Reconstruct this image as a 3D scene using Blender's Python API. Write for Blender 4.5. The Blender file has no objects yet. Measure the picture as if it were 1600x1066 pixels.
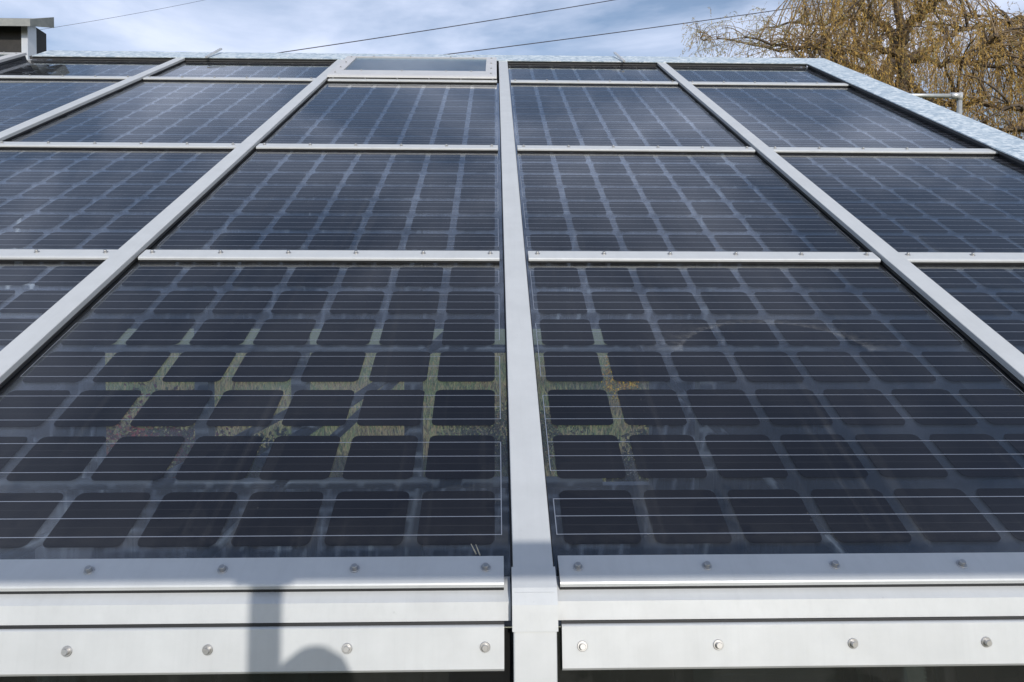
import bpy, math, random
import numpy as np
from mathutils import Vector, Matrix

S = bpy.context.scene
COL = S.collection
random.seed(7)
RNG = np.random.default_rng(11)

# ------------------------------------------------------------------ frame of the roof
TILT = math.radians(29.0)            # slope of the glass roof
Z0 = 2.8                             # height of the roof plane origin over the ground
ROOF = Matrix.Translation((0, 0, Z0)) @ Matrix.Rotation(TILT, 4, 'X')
FAC = ROOF @ Matrix.Translation((0, .877, 0)) @ Matrix.Rotation(math.radians(50), 4, 'X')
IDENT = Matrix.Identity(4)

# ------------------------------------------------------------------ camera
CF, CPITCH, CYAW, CROLL, CU, CN = 1110.0, .53102, .02823, .01465, -.03522, 1.06729
cy, sy, cp, sp = math.cos(CYAW), math.sin(CYAW), math.cos(CPITCH), math.sin(CPITCH)
_fw = Vector((sy * cp, cy * cp, -sp)); _rt = Vector((cy, -sy, 0)); _up = _rt.cross(_fw)
_r = _rt * math.cos(CROLL) + _up * math.sin(CROLL)
_u = -_rt * math.sin(CROLL) + _up * math.cos(CROLL)
cm = Matrix((( _r.x, _u.x, -_fw.x, CU), (_r.y, _u.y, -_fw.y, 0), (_r.z, _u.z, -_fw.z, CN), (0, 0, 0, 1)))
cd = bpy.data.cameras.new('camera'); cam = bpy.data.objects.new('camera', cd); COL.objects.link(cam)
cam.matrix_world = ROOF @ cm
cd.sensor_width = 36; cd.lens = CF / 1600 * 36; cd.clip_start = .05; cd.clip_end = 3000
S.camera = cam
CAMP = (ROOF @ cm).translation.copy()

def at(px, py, Y):
    """world point seen at photo pixel (1600x1066) on the vertical plane y = Y"""
    d = (ROOF.to_3x3() @ (_fw + _r * ((px - 800) / CF) + _u * ((533 - py) / CF)))
    return CAMP + d * ((Y - CAMP.y) / d.y)

# ------------------------------------------------------------------ sky and sun
TO_SUN = (ROOF.to_3x3() @ Vector((.25, -.76, 1.09))).normalized()
EL = math.asin(TO_SUN.z); AZ = math.atan2(TO_SUN.x, TO_SUN.y)
W = bpy.data.worlds.new("World"); S.world = W; W.use_nodes = True
nt = W.node_tree; N = nt.nodes; L = nt.links; N.clear()
wo = N.new('ShaderNodeOutputWorld'); bg = N.new('ShaderNodeBackground')
sky = N.new('ShaderNodeTexSky'); sky.sky_type = 'NISHITA'; sky.sun_disc = False
sky.sun_elevation = EL; sky.sun_rotation = AZ; sky.air_density = 1.0; sky.dust_density = .6; sky.ozone_density = 1.6
tc = N.new('ShaderNodeTexCoord')
mp = N.new('ShaderNodeMapping'); mp.inputs['Scale'].default_value = (1.0, 1.0, 2.6); mp.inputs['Location'].default_value = (3.1, .4, 1.3)
n1 = N.new('ShaderNodeTexNoise'); n1.inputs['Scale'].default_value = 2.6; n1.inputs['Detail'].default_value = 7; n1.inputs['Roughness'].default_value = .55
n1.inputs['Distortion'].default_value = .35
cr = N.new('ShaderNodeValToRGB'); cr.color_ramp.elements[0].position = .42; cr.color_ramp.elements[1].position = .67
cr.color_ramp.elements[0].color = (.10, .10, .10, 1); cr.color_ramp.elements[1].color = (1, 1, 1, 1)
mx = N.new('ShaderNodeMixRGB'); mx.inputs[2].default_value = (6.5, 7.2, 9.0, 1)
L.new(tc.outputs['Generated'], mp.inputs[0]); L.new(mp.outputs[0], n1.inputs['Vector']); L.new(n1.outputs['Fac'], cr.inputs[0])
sz = N.new('ShaderNodeSeparateXYZ'); L.new(tc.outputs['Generated'], sz.inputs[0])
er = N.new('ShaderNodeValToRGB'); er.color_ramp.elements[0].position = .48; er.color_ramp.elements[0].color = (1, 1, 1, 1)
er.color_ramp.elements[1].position = .95; er.color_ramp.elements[1].color = (.20, .20, .20, 1); L.new(sz.outputs[2], er.inputs[0])
em = N.new('ShaderNodeMath'); em.operation = 'MULTIPLY'; L.new(cr.outputs[0], em.inputs[0]); L.new(er.outputs[0], em.inputs[1])
L.new(em.outputs[0], mx.inputs[0]); L.new(sky.outputs[0], mx.inputs[1]); L.new(mx.outputs[0], bg.inputs[0])
bg.inputs[1].default_value = .125; L.new(bg.outputs[0], wo.inputs[0])
sd = bpy.data.lights.new('sun', 'SUN'); sd.energy = 3.15; sd.angle = math.radians(.53); sd.color = (1, .965, .90)
so = bpy.data.objects.new('sun', sd); COL.objects.link(so); so.location = (4, -12, 14)
so.rotation_euler = TO_SUN.to_track_quat('Z', 'Y').to_euler()
S.view_settings.view_transform = 'Standard'; S.view_settings.look = 'None'
S.view_settings.exposure = 0; S.view_settings.gamma = 1
S.render.engine = 'CYCLES'
try:
    S.cycles.max_bounces = 14; S.cycles.transparent_max_bounces = 24; S.cycles.caustics_reflective = False; S.cycles.caustics_refractive = False
    S.cycles.use_denoising = True; S.cycles.sample_clamp_indirect = 6
except Exception: pass

# ------------------------------------------------------------------ materials
def mat(name, col=(.5, .5, .5), rough=.5, metal=0., spec=.5):
    m = bpy.data.materials.new(name); m.use_nodes = True
    b = m.node_tree.nodes['Principled BSDF']
    b.inputs['Base Color'].default_value = (*col, 1); b.inputs['Roughness'].default_value = rough
    b.inputs['Metallic'].default_value = metal; b.inputs['Specular IOR Level'].default_value = spec
    return m, m.node_tree.nodes, m.node_tree.links, b
def noise(N, L, scale, detail=4, rough=.55, coord='Object', stretch=None):
    t = N.new('ShaderNodeTexCoord'); n = N.new('ShaderNodeTexNoise')
    n.inputs['Scale'].default_value = scale; n.inputs['Detail'].default_value = detail; n.inputs['Roughness'].default_value = rough
    src = t.outputs[coord] if coord != 'World' else N.new('ShaderNodeNewGeometry').outputs['Position']
    if stretch:
        m = N.new('ShaderNodeMapping'); m.inputs['Scale'].default_value = stretch; L.new(src, m.inputs[0]); src = m.outputs[0]
    L.new(src, n.inputs['Vector']); return n
def ramp(N, L, src, stops):
    r = N.new('ShaderNodeValToRGB'); e = r.color_ramp.elements
    while len(e) < len(stops): e.new(.5)
    for k, (p, c) in enumerate(stops):
        e[k].position = p; e[k].color = (*c, 1) if len(c) == 3 else c
    L.new(src, r.inputs[0]); return r
def bump(N, L, b, src, strength, dist=.002):
    u = N.new('ShaderNodeBump'); u.inputs['Strength'].default_value = strength; u.inputs['Distance'].default_value = dist
    L.new(src, u.inputs['Height']); L.new(u.outputs[0], b.inputs['Normal'])
def g(v): return (v, v, v)

def coat(name, c, rough, metal, var=.05):
    m, N, L, b = mat(name, c, rough, metal, .25)
    n = noise(N, L, 9, 6, .65, 'World')
    r = ramp(N, L, n.outputs['Fac'], [(.3, tuple(x * (1 - var) for x in c)), (.7, tuple(min(1, x * (1 + var)) for x in c))])
    L.new(r.outputs[0], b.inputs['Base Color'])
    s1 = noise(N, L, 1., 6, .65, 'Object', (60, 2.2, 30)); s2 = ramp(N, L, s1.outputs['Fac'], [(.28, g(.965)), (.48, g(1.)), (.8, g(1.015))])
    s3 = noise(N, L, 45, 4, .7, 'World'); s4 = ramp(N, L, s3.outputs['Fac'], [(.20, g(.80)), (.30, g(1.))])
    k1 = N.new('ShaderNodeMixRGB'); k1.blend_type = 'MULTIPLY'; k1.inputs[0].default_value = 1; L.new(r.outputs[0], k1.inputs[1]); L.new(s2.outputs[0], k1.inputs[2])
    k2 = N.new('ShaderNodeMixRGB'); k2.blend_type = 'MULTIPLY'; k2.inputs[0].default_value = 1; L.new(k1.outputs[0], k2.inputs[1]); L.new(s4.outputs[0], k2.inputs[2])
    L.new(k2.outputs[0], b.inputs['Base Color'])
    f = noise(N, L, 700, 2, .5, 'World'); bump(N, L, b, f.outputs['Fac'], .10, .0006)
    n2 = noise(N, L, 28, 4, .6, 'World')
    r2 = ramp(N, L, n2.outputs['Fac'], [(.35, g(rough - .05)), (.7, g(rough + .06))]); L.new(r2.outputs[0], b.inputs['Roughness'])
    return m
M = {}
M['silver'] = coat('silver powder coat', (.595, .605, .61), .38, .17)
M['bright'] = coat('bright mill aluminium', (.68, .68, .68), .38, .55)
M['pinkish'] = coat('warm grey window frame coat', (.60, .595, .60), .45, .15)
M['dkzinc'] = coat('folded zinc with shade in colour', (.12, .12, .125), .55, .3)  # shade of the turned-down edges is in this colour, darker than the sheet
M['rubber'] = mat('black rubber', (.012, .012, .013), .55)[0]
M['steelscrew'] = mat('stainless screw', (.50, .49, .48), .42, .85)[0]
M['hexhole'] = mat('dark socket', (.03, .03, .03), .6, .5)[0]
M['ribbon'] = mat('tinned copper ribbon', (.78, .78, .80), .42, .85)[0]
M['frame'] = coat('grey painted steel', (.10, .115, .13), .5, .2)
M['galv'] = coat('galvanised tube', (.55, .56, .55), .45, .6, .12)
m, N, L, b = mat('dark wall with painted light streaks', (.05, .06, .08), .6)
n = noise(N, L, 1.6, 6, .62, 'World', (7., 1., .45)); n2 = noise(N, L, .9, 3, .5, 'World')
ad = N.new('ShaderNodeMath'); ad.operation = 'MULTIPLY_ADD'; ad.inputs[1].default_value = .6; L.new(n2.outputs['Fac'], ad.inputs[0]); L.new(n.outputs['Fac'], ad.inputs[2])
r = ramp(N, L, ad.outputs[0], [(.52, (.012, .015, .020)), (.78, (.05, .06, .08)), (.92, (.09, .11, .14)), (1., (.22, .25, .27))]); L.new(r.outputs[0], b.inputs['Base Color']); M['darkwall'] = m  # streaks of light and faint reflections painted into the wall colour as pale bands

# galvanised sheet with long streaks
m, N, L, b = mat('galvanised zinc sheet', (.6, .65, .7), .42, .4)
a1 = noise(N, L, 11, 7, .68, 'Object', (1.6, 4.2, 1)); v1 = N.new('ShaderNodeTexVoronoi'); v1.inputs['Scale'].default_value = 48
tcz = N.new('ShaderNodeTexCoord'); mz = N.new('ShaderNodeMapping'); mz.inputs['Scale'].default_value = (1, 1, 1); mz.inputs['Rotation'].default_value = (0, 0, .5)
L.new(tcz.outputs['Object'], mz.inputs[0]); L.new(mz.outputs[0], v1.inputs['Vector'])
bw = N.new('ShaderNodeRGBToBW'); L.new(v1.outputs['Color'], bw.inputs[0])
add = N.new('ShaderNodeMath'); add.operation = 'MULTIPLY_ADD'; add.inputs[1].default_value = .28
L.new(bw.outputs[0], add.inputs[0]); L.new(a1.outputs['Fac'], add.inputs[2])
r = ramp(N, L, add.outputs[0], [(.42, (.40, .50, .58)), (.62, (.60, .69, .75)), (.76, (.86, .91, .93))])
L.new(r.outputs[0], b.inputs['Base Color'])
r2 = ramp(N, L, add.outputs[0], [(.4, g(.36)), (.8, g(.58))]); L.new(r2.outputs[0], b.inputs['Roughness'])
M['zinc'] = m

# solar cell: near black navy silicon, fine fingers and faint lines between the ribbons
m, N, L, b = mat('monocrystalline silicon', (.007, .008, .013), .5, 0., .06)
t = N.new('ShaderNodeTexCoord'); sx = N.new('ShaderNodeSeparateXYZ'); L.new(t.outputs['Object'], sx.inputs[0])
def mth(op, a, bb=None, c=None):
    k = N.new('ShaderNodeMath'); k.operation = op
    for i, v in enumerate((a, bb, c)):
        if v is None: continue
        if isinstance(v, (int, float)): k.inputs[i].default_value = v
        else: L.new(v, k.inputs[i])
    return k.outputs[0]
ay = mth('ABSOLUTE', sx.outputs[1])
line = mth('LESS_THAN', mth('ABSOLUTE', mth('SUBTRACT', ay, .0255)), .0006)
fing = mth('MULTIPLY', mth('GREATER_THAN', mth('FRACT', mth('MULTIPLY', sx.outputs[0], 420.)), .86), .12)
tot = mth('MAXIMUM', line, fing)
oi = N.new('ShaderNodeObjectInfo')
base = N.new('ShaderNodeMixRGB'); L.new(oi.outputs['Random'], base.inputs[0])
base.inputs[1].default_value = (.0055, .0065, .011, 1); base.inputs[2].default_value = (.011, .0115, .016, 1)
mixc = N.new('ShaderNodeMixRGB'); L.new(mth('MULTIPLY', tot, .55), mixc.inputs[0]); L.new(base.outputs[0], mixc.inputs[1]); mixc.inputs[2].default_value = (.05, .05, .055, 1)
L.new(mixc.outputs[0], b.inputs['Base Color'])
M['cell'] = m

def glass(name, tint, dust=.03, speck=True):
    m = bpy.data.materials.new(name); m.use_nodes = True; N = m.node_tree.nodes; L = m.node_tree.links; N.clear()
    o = N.new('ShaderNodeOutputMaterial'); tr = N.new('ShaderNodeBsdfTransparent'); tr.inputs[0].default_value = (*tint, 1)
    gl = N.new('ShaderNodeBsdfGlossy'); gl.inputs['Roughness'].default_value = .015
    gl.inputs['Color'].default_value = (1, 1, 1, 1)
    lw = N.new('ShaderNodeLayerWeight'); lw.inputs[0].default_value = .5
    p5 = N.new('ShaderNodeMath'); p5.operation = 'POWER'; p5.inputs[1].default_value = 5; L.new(lw.outputs['Facing'], p5.inputs[0])
    ma = N.new('ShaderNodeMath'); ma.operation = 'MULTIPLY_ADD'; ma.inputs[1].default_value = .96; ma.inputs[2].default_value = .04; L.new(p5.outputs[0], ma.inputs[0])
    mx = N.new('ShaderNodeMixShader'); L.new(ma.outputs[0], mx.inputs[0]); L.new(tr.outputs[0], mx.inputs[1]); L.new(gl.outputs[0], mx.inputs[2])
    # dust film: cloudy patches with crisp dried edges and tiny specks
    df = N.new('ShaderNodeBsdfDiffuse'); df.inputs[0].default_value = (.55, .54, .52, 1)
    n1 = noise(N, L, 1.5, 5, .6, 'World'); r1 = ramp(N, L, n1.outputs['Fac'], [(.35, g(.25)), (.575, g(.9)), (.58, g(.45)), (.75, g(1.))])
    mu = N.new('ShaderNodeMath'); mu.operation = 'MULTIPLY'; mu.inputs[1].default_value = dust; L.new(r1.outputs[0], mu.inputs[0])
    fac = mu.outputs[0]
    if speck:
        vo = N.new('ShaderNodeTexVoronoi'); vo.inputs['Scale'].default_value = 75
        geo = N.new('ShaderNodeNewGeometry'); L.new(geo.outputs['Position'], vo.inputs['Vector'])
        rs = N.new('ShaderNodeSeparateColor'); L.new(vo.outputs['Color'], rs.inputs[0])
        rad = ramp(N, L, rs.outputs[0], [(.55, g(0.)), (1., g(.085))])
        n2 = noise(N, L, 2.1, 4, .6, 'World'); r2 = ramp(N, L, n2.outputs['Fac'], [(.46, g(.25)), (.62, g(1.))])
        mm = N.new('ShaderNodeMath'); mm.operation = 'MULTIPLY'; L.new(rad.outputs[0], mm.inputs[0]); L.new(r2.outputs[0], mm.inputs[1])
        lt = N.new('ShaderNodeMath'); lt.operation = 'LESS_THAN'; L.new(vo.outputs['Distance'], lt.inputs[0]); L.new(mm.outputs[0], lt.inputs[1])
        sc = N.new('ShaderNodeMath'); sc.operation = 'MULTIPLY'; sc.inputs[1].default_value = .34; L.new(lt.outputs[0], sc.inputs[0])
        ad = N.new('ShaderNodeMath'); ad.operation = 'MAXIMUM'; L.new(fac, ad.inputs[0]); L.new(sc.outputs[0], ad.inputs[1]); fac = ad.outputs[0]
    if speck:
        tg = N.new('ShaderNodeTexCoord'); sg = N.new('ShaderNodeSeparateXYZ'); L.new(tg.outputs['Generated'], sg.inputs[0])
        edge = ramp(N, L, sg.outputs[1], [(.0, g(1.)), (.05, g(.35)), (.10, g(0.))])
        ne = noise(N, L, 22, 5, .7, 'World'); nr = ramp(N, L, ne.outputs['Fac'], [(.4, g(.1)), (.7, g(1.))])
        st = noise(N, L, 1., 4, .6, 'Object', (26, .9, 1)); sr = ramp(N, L, st.outputs['Fac'], [(.56, g(0.)), (.76, g(.022))])
        me_ = N.new('ShaderNodeMath'); me_.operation = 'MULTIPLY'; L.new(edge.outputs[0], me_.inputs[0]); L.new(nr.outputs[0], me_.inputs[1])
        m5 = N.new('ShaderNodeMath'); m5.operation = 'MULTIPLY_ADD'; m5.inputs[1].default_value = .07; L.new(me_.outputs[0], m5.inputs[0]); L.new(sr.outputs[0], m5.inputs[2])
        m6 = N.new('ShaderNodeMath'); m6.operation = 'ADD'; L.new(m5.outputs[0], m6.inputs[0]); L.new(fac, m6.inputs[1]); fac = m6.outputs[0]
        geo2 = N.new('ShaderNodeNewGeometry'); sp = N.new('ShaderNodeSeparateXYZ'); L.new(geo2.outputs['Position'], sp.inputs[0])
        def mt(op, a, bb=None):
            q = N.new('ShaderNodeMath'); q.operation = op
            for i, v in enumerate((a, bb)):
                if v is None: continue
                if isinstance(v, (int, float)): q.inputs[i].default_value = v
                else: L.new(v, q.inputs[i])
            return q.outputs[0]
        xx = mt('DIVIDE', mt('SUBTRACT', sp.outputs[0], ARC[0]), ARC[2]); yy = mt('DIVIDE', mt('SUBTRACT', sp.outputs[1], ARC[1]), ARC[3])
        d = mt('SQRT', mt('ADD', mt('MULTIPLY', xx, xx), mt('MULTIPLY', yy, yy)))
        nz = noise(N, L, 60, 6, .8, 'World'); d = mt('ADD', d, mt('MULTIPLY', mt('SUBTRACT', nz.outputs['Fac'], .5), .10))
        out_ = ramp(N, L, mt('SUBTRACT', d, .9), [(.085, g(0.)), (.1, g(.13)), (.25, g(.045)), (.75, g(0.))])
        up = mt('GREATER_THAN', yy, .15)
        fac = mt('MAXIMUM', fac, mt('MULTIPLY', up, mt('MULTIPLY', out_.outputs[0], mt('MULTIPLY', ramp(N, L, nz.outputs['Fac'], [(.42, g(.12)), (.62, g(1.))]).outputs[0], .9))))
    m2 = N.new('ShaderNodeMixShader'); L.new(fac, m2.inputs[0]); L.new(mx.outputs[0], m2.inputs[1]); L.new(df.outputs[0], m2.inputs[2])
    L.new(m2.outputs[0], o.inputs[0]); return m
def on_roof(x, y, n=0.):
    d = _fw + _r * ((x - 800) / CF) + _u * ((533 - y) / CF); C = Vector((CU, 0, CN)); return ROOF @ (C + d * ((n - CN) / d.z))
_a, _b, _c = on_roof(1060, 540), on_roof(1200, 505), on_roof(1350, 535)
ARC = ((_a.x + _c.x) / 2, _a.y - .05, (_c.x - _a.x) / 2, _b.y - _a.y + .05)
M['glass'] = glass('dusty laminated glass', (.91, .93, .96), .014)
M['wglass'] = glass('roof window glass', (.62, .72, .76), .10)
M['fglass'] = glass('facade glass', (.30, .34, .33), .03)

# ------------------------------------------------------------------ mesh building
class MB:
    def __init__(s): s.v = []; s.f = []; s.mi = []; s.sm = []
    def poly(s, pts, faces, mi=0, smooth=False):
        o = len(s.v); s.v += [tuple(p) for p in pts]
        for f in faces: s.f.append([o + i for i in f]); s.mi.append(mi); s.sm.append(smooth)
    def box(s, a, b, mi=0):
        (x0, y0, z0), (x1, y1, z1) = a, b
        P = [(x0, y0, z0), (x1, y0, z0), (x1, y1, z0), (x0, y1, z0), (x0, y0, z1), (x1, y0, z1), (x1, y1, z1), (x0, y1, z1)]
        s.poly(P, [(3, 2, 1, 0), (4, 5, 6, 7), (0, 1, 5, 4), (1, 2, 6, 5), (2, 3, 7, 6), (3, 0, 4, 7)], mi)
    def extr_x(s, prof, x0, x1, mi=0):
        """closed (y,z) outline, anticlockwise seen from +x, swept along x"""
        n = len(prof); P = [(x0, y, z) for y, z in prof] + [(x1, y, z) for y, z in prof]
        F = [(i, n + i, n + (i + 1) % n, (i + 1) % n)[::-1] for i in range(n)] + [tuple(range(n))[::-1], tuple(range(n, 2 * n))]
        s.poly(P, F, mi)
    def extr_y(s, prof, y0, y1, mi=0):
        """closed (x,z) outline swept along y"""
        n = len(prof); P = [(x, y0, z) for x, z in prof] + [(x, y1, z) for x, z in prof]
        F = [(i, (i + 1) % n, n + (i + 1) % n, n + i) for i in range(n)] + [tuple(range(n))[::-1], tuple(range(n, 2 * n))]
        s.poly(P, F, mi)
    def tube(s, pts, rad, seg=8, mi=0, cap=True):
        pts = [Vector(p) for p in pts]; n = len(pts)
        rad = rad if isinstance(rad, (list, tuple)) else [rad] * n
        o = len(s.v); ref = None
        for i, p in enumerate(pts):
            d = (pts[min(i + 1, n - 1)] - pts[max(i - 1, 0)]).normalized()
            if ref is None: ref = d.orthogonal().normalized()
            ref = (ref - d * ref.dot(d)).normalized(); q = d.cross(ref)
            for k in range(seg):
                a = 2 * math.pi * k / seg
                s.v.append(tuple(p + (ref * math.cos(a) + q * math.sin(a)) * rad[i]))
        for i in range(n - 1):
            for k in range(seg):
                k2 = (k + 1) % seg
                s.f.append([o + i * seg + k, o + i * seg + k2, o + (i + 1) * seg + k2, o + (i + 1) * seg + k]); s.mi.append(mi); s.sm.append(True)
        if cap:
            s.f.append([o + k for k in range(seg)][::-1]); s.mi.append(mi); s.sm.append(False)
            s.f.append([o + (n - 1) * seg + k for k in range(seg)]); s.mi.append(mi); s.sm.append(False)
    def lathe(s, prof, seg=16, mi=0):
        o = len(s.v); n = len(prof)
        for r, z in prof:
            for k in range(seg):
                a = 2 * math.pi * k / seg; s.v.append((r * math.cos(a), r * math.sin(a), z))
        for i in range(n - 1):
            for k in range(seg):
                k2 = (k + 1) % seg
                s.f.append([o + i * seg + k, o + i * seg + k2, o + (i + 1) * seg + k2, o + (i + 1) * seg + k]); s.mi.append(mi); s.sm.append(False)
        s.f.append([o + (n - 1) * seg + k for k in range(seg)]); s.mi.append(mi); s.sm.append(False)
    def mesh(s, name, mats):
        me = bpy.data.meshes.new(name); me.from_pydata(s.v, [], s.f)
        for m in (mats if isinstance(mats, (list, tuple)) else [mats]): me.materials.append(m)
        me.polygons.foreach_set('material_index', s.mi); me.polygons.foreach_set('use_smooth', s.sm); me.update()
        return me

def tag(o, label=None, cat=None, group=None, kind=None):
    for k, v in (('label', label), ('category', cat), ('group', group), ('kind', kind)):
        if v: o[k] = v
    return o
def link(name, me, mtx=IDENT, parent=None):
    o = bpy.data.objects.new(name, me); COL.objects.link(o)
    if parent: o.parent = parent
    o.matrix_local = mtx; return o
def thing(name, label, cat, mtx, group=None):
    o = bpy.data.objects.new(name, None); COL.objects.link(o); o.matrix_world = mtx; o.empty_display_size = .1
    return tag(o, label, cat, group)
T3 = lambda x, y, z=0.: Matrix.Translation((x, y, z))

# ------------------------------------------------------------------ ground
m, N, L, b = mat('meadow ground', (.08, .09, .03), .9)
n = noise(N, L, .9, 8, .7, 'World'); r = ramp(N, L, n.outputs['Fac'], [(.3, (.09, .11, .045)), (.5, (.15, .17, .06)), (.62, (.21, .20, .075)), (.75, (.26, .20, .09))])
n2 = noise(N, L, 14, 6, .8, 'World'); r2 = ramp(N, L, n2.outputs['Fac'], [(.3, g(.5)), (.7, g(1.3))])
mm = N.new('ShaderNodeMixRGB'); mm.blend_type = 'MULTIPLY'; mm.inputs[0].default_value = 1; L.new(r.outputs[0], mm.inputs[1]); L.new(r2.outputs[0], mm.inputs[2]); L.new(mm.outputs[0], b.inputs['Base Color'])
bump(N, L, b, n2.outputs['Fac'], 1., .12)
k = MB(); k.poly([(-2500, -2500, 0), (2500, -2500, 0), (2500, 2500, 0), (-2500, 2500, 0)], [(0, 1, 2, 3)])
tag(link('ground', k.mesh('ground', m)), kind='structure')
m, N, L, b = mat('paving', (.03, .03, .03), .85)
n = noise(N, L, 5, 7, .7, 'World'); r = ramp(N, L, n.outputs['Fac'], [(.3, g(.02)), (.7, g(.045))]); L.new(r.outputs[0], b.inputs['Base Color'])
k = MB(); k.poly([(-4.3, .2, .004), (3.1, .2, .004), (3.1, 6.3, .004), (-4.3, 6.3, .004)], [(0, 1, 2, 3)])
tag(link('paving', k.mesh('paving', m)), kind='structure')

# ------------------------------------------------------------------ bays, mullions and rows of the roof
BAYS = {'A': .736, 'B': -.666, 'D': -2.062, 'E': -3.455, 'G': 2.120}
MULL = {'C': .037, 'R': 1.432, 'L': -1.366, 'K': -2.757, 'J': -4.150}
VB = [2.408, 3.868, 5.760]                       # clamp bars between the rows of panels
ROWS = [(1.0938, 7, .938, 2.404), (2.5818, 7, 2.412, 3.864), (4.0619, 9, 3.872, 5.756), (5.930, 4, 5.764, 6.64)]   # first cell row, count, pane from, pane to
PU, PV, CS = .1843, .1949, .156
BAYTXT = {'A': 'in the first bay right of central bar', 'B': 'in the first bay left of central bar',
          'D': 'in the second bay left of central bar', 'E': 'in the far left bay below rooftop block',
          'G': 'in the last bay beside right zinc edge'}
ROWTXT = ['lowest', 'second lowest', 'tall third', 'short topmost']

# one solar cell, rounded corners
k = MB(); hs = CS / 2; rc = .016; pts = []
for cxs, cys, a0 in ((1, 1, 0), (-1, 1, 90), (-1, -1, 180), (1, -1, 270)):
    for q in range(6):
        a = math.radians(a0 + 18 * q); pts.append((cxs * (hs - rc) + rc * math.cos(a), cys * (hs - rc) + rc * math.sin(a)))
n_ = len(pts)
k.poly([(x, y, -.0002) for x, y in pts] + [(x, y, .0002) for x, y in pts],
       [tuple(range(n_, 2 * n_)), tuple(range(n_))[::-1]] + [(i, (i + 1) % n_, n_ + (i + 1) % n_, n_ + i) for i in range(n_)])
CELL = k.mesh('solar_cell', M['cell'])
k = MB(); hw = 3 * PU + hs + .014; k.box((-hw, -.00085, -.0001), (hw, .00085, .0001)); RIBBON = k.mesh('busbar_ribbon', M['ribbon'])
def strip_mesh(h):
    k = MB(); k.box((-.0009, -h, -.0001), (.0009, h, .0001)); return k.mesh('collector_strip', M['ribbon'])
STRIP2, STRIP1 = strip_mesh(PV / 2 + .052), strip_mesh(.052)
PANES = {}
def solar_panel(bay, row):
    v1, nr, p0, p1 = ROWS[row]; uc = BAYS[bay]; vc = (p0 + p1) / 2
    t = thing('solar_panel', '%s glass panel of dark solar cells %s' % (ROWTXT[row], BAYTXT[bay]), 'solar panel',
              ROOF @ T3(uc, vc, 0), 'translucent glass solar panels of the roof')
    if row not in PANES:
        k = MB(); k.box((-.672, -(p1 - p0) / 2, -.0011), (.672, (p1 - p0) / 2, .0011)); PANES[row] = k.mesh('glass_pane', M['glass'])
    link('glass_pane', PANES[row], IDENT, t); link('rear_glass_pane', PANES[row], T3(0, 0, -.0046), t)
    for j in range(nr):
        vv = v1 + j * PV - vc
        for i in range(7):
            link('solar_cell', CELL, T3((i - 3) * PU, vv, -.0003), t)
        for q in (-1, 0, 1):
            link('busbar_ribbon', RIBBON, T3(0, vv + q * .0515, .0002), t)
    for side in (-1, 1):
        off = 0 if side > 0 else 1; j = 0
        if off: link('collector_strip', STRIP1, T3(side * hw, v1 - vc,   .0004), t); j = 1
        while j < nr:
            if j + 1 < nr: link('collector_strip', STRIP2, T3(side * hw, v1 + (j + .5) * PV - vc,   .0004), t)
            else: link('collector_strip', STRIP1, T3(side * hw, v1 + j * PV - vc,   .0004), t)
            j += 2
    return t
for bay in 'ABDEG':
    for row in range(4):
        if bay == 'B' and row == 3: continue
        if bay == 'E' and row < 1: continue
        solar_panel(bay, row)

# ------------------------------------------------------------------ screws
k = MB(); k.lathe([(.0094, 0), (.0094, .0013), (.0086, .0020), (.0060, .0020)], 28); WASHER = k.mesh('washer', M['steelscrew'])
k = MB(); k.lathe([(.0056, .0015), (.0056, .0085), (.0049, .0094), (.0034, .0094)], 22, 0); k.lathe([(.0034, .0094), (.0032, .0080), (.0030, .0050)], 6, 1); SCREW = k.mesh('screw', [M['steelscrew'], M['hexhole']])
def screw(parent, x, y, z):
    s = link('screw', SCREW, T3(x, y, z) @ Matrix.Rotation(random.uniform(-.06, .06), 4, 'X') @ Matrix.Rotation(random.uniform(0, 6.28), 4, 'Z'), parent)
    link('washer', WASHER, IDENT, s)
SCR = [(-2.5 + i) * .2455 for i in range(6)]

# ------------------------------------------------------------------ clamp bars across the bays
def flat_bar(bay, half0, half1, vlow, vhigh, name='bar_plate'):
    """flat plate with a turned-down bright front lip, (v, n) profile"""
    k = MB()
    k.extr_x([(vlow, .0105), (vlow + .002, .0105), (vlow + .003, .0160), (vhigh, .0160), (vhigh, .0195), (vlow + .0105, .0205), (vlow + .0035, .0195), (vlow + .0008, .0172)], half0, half1)
    return k.mesh(name, M['silver'])
BARTXT = ['lowest', 'middle', 'uppermost']
for bay, uc in BAYS.items():
    h1 = .648 if bay != 'G' else .640
    for j, v in enumerate(VB):
        if bay == 'E' and j == 0: continue
        t = thing('clamp_bar', '%s silver screwed cross bar %s' % (BARTXT[j], BAYTXT[bay]), 'clamp bar', ROOF @ T3(uc, v, 0), 'silver cross bars between the panel rows')
        link('bar_plate', flat_bar(bay, -.648, h1, -.035, .036), IDENT, t)
        k = MB(); k.box((-.648, -.0338, .0018), (h1, .030, .0158)); link('rubber_gasket', k.mesh('rubber_gasket', M['rubber']), IDENT, t)
        for x in SCR: screw(t, x, .010, .0198)

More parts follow.
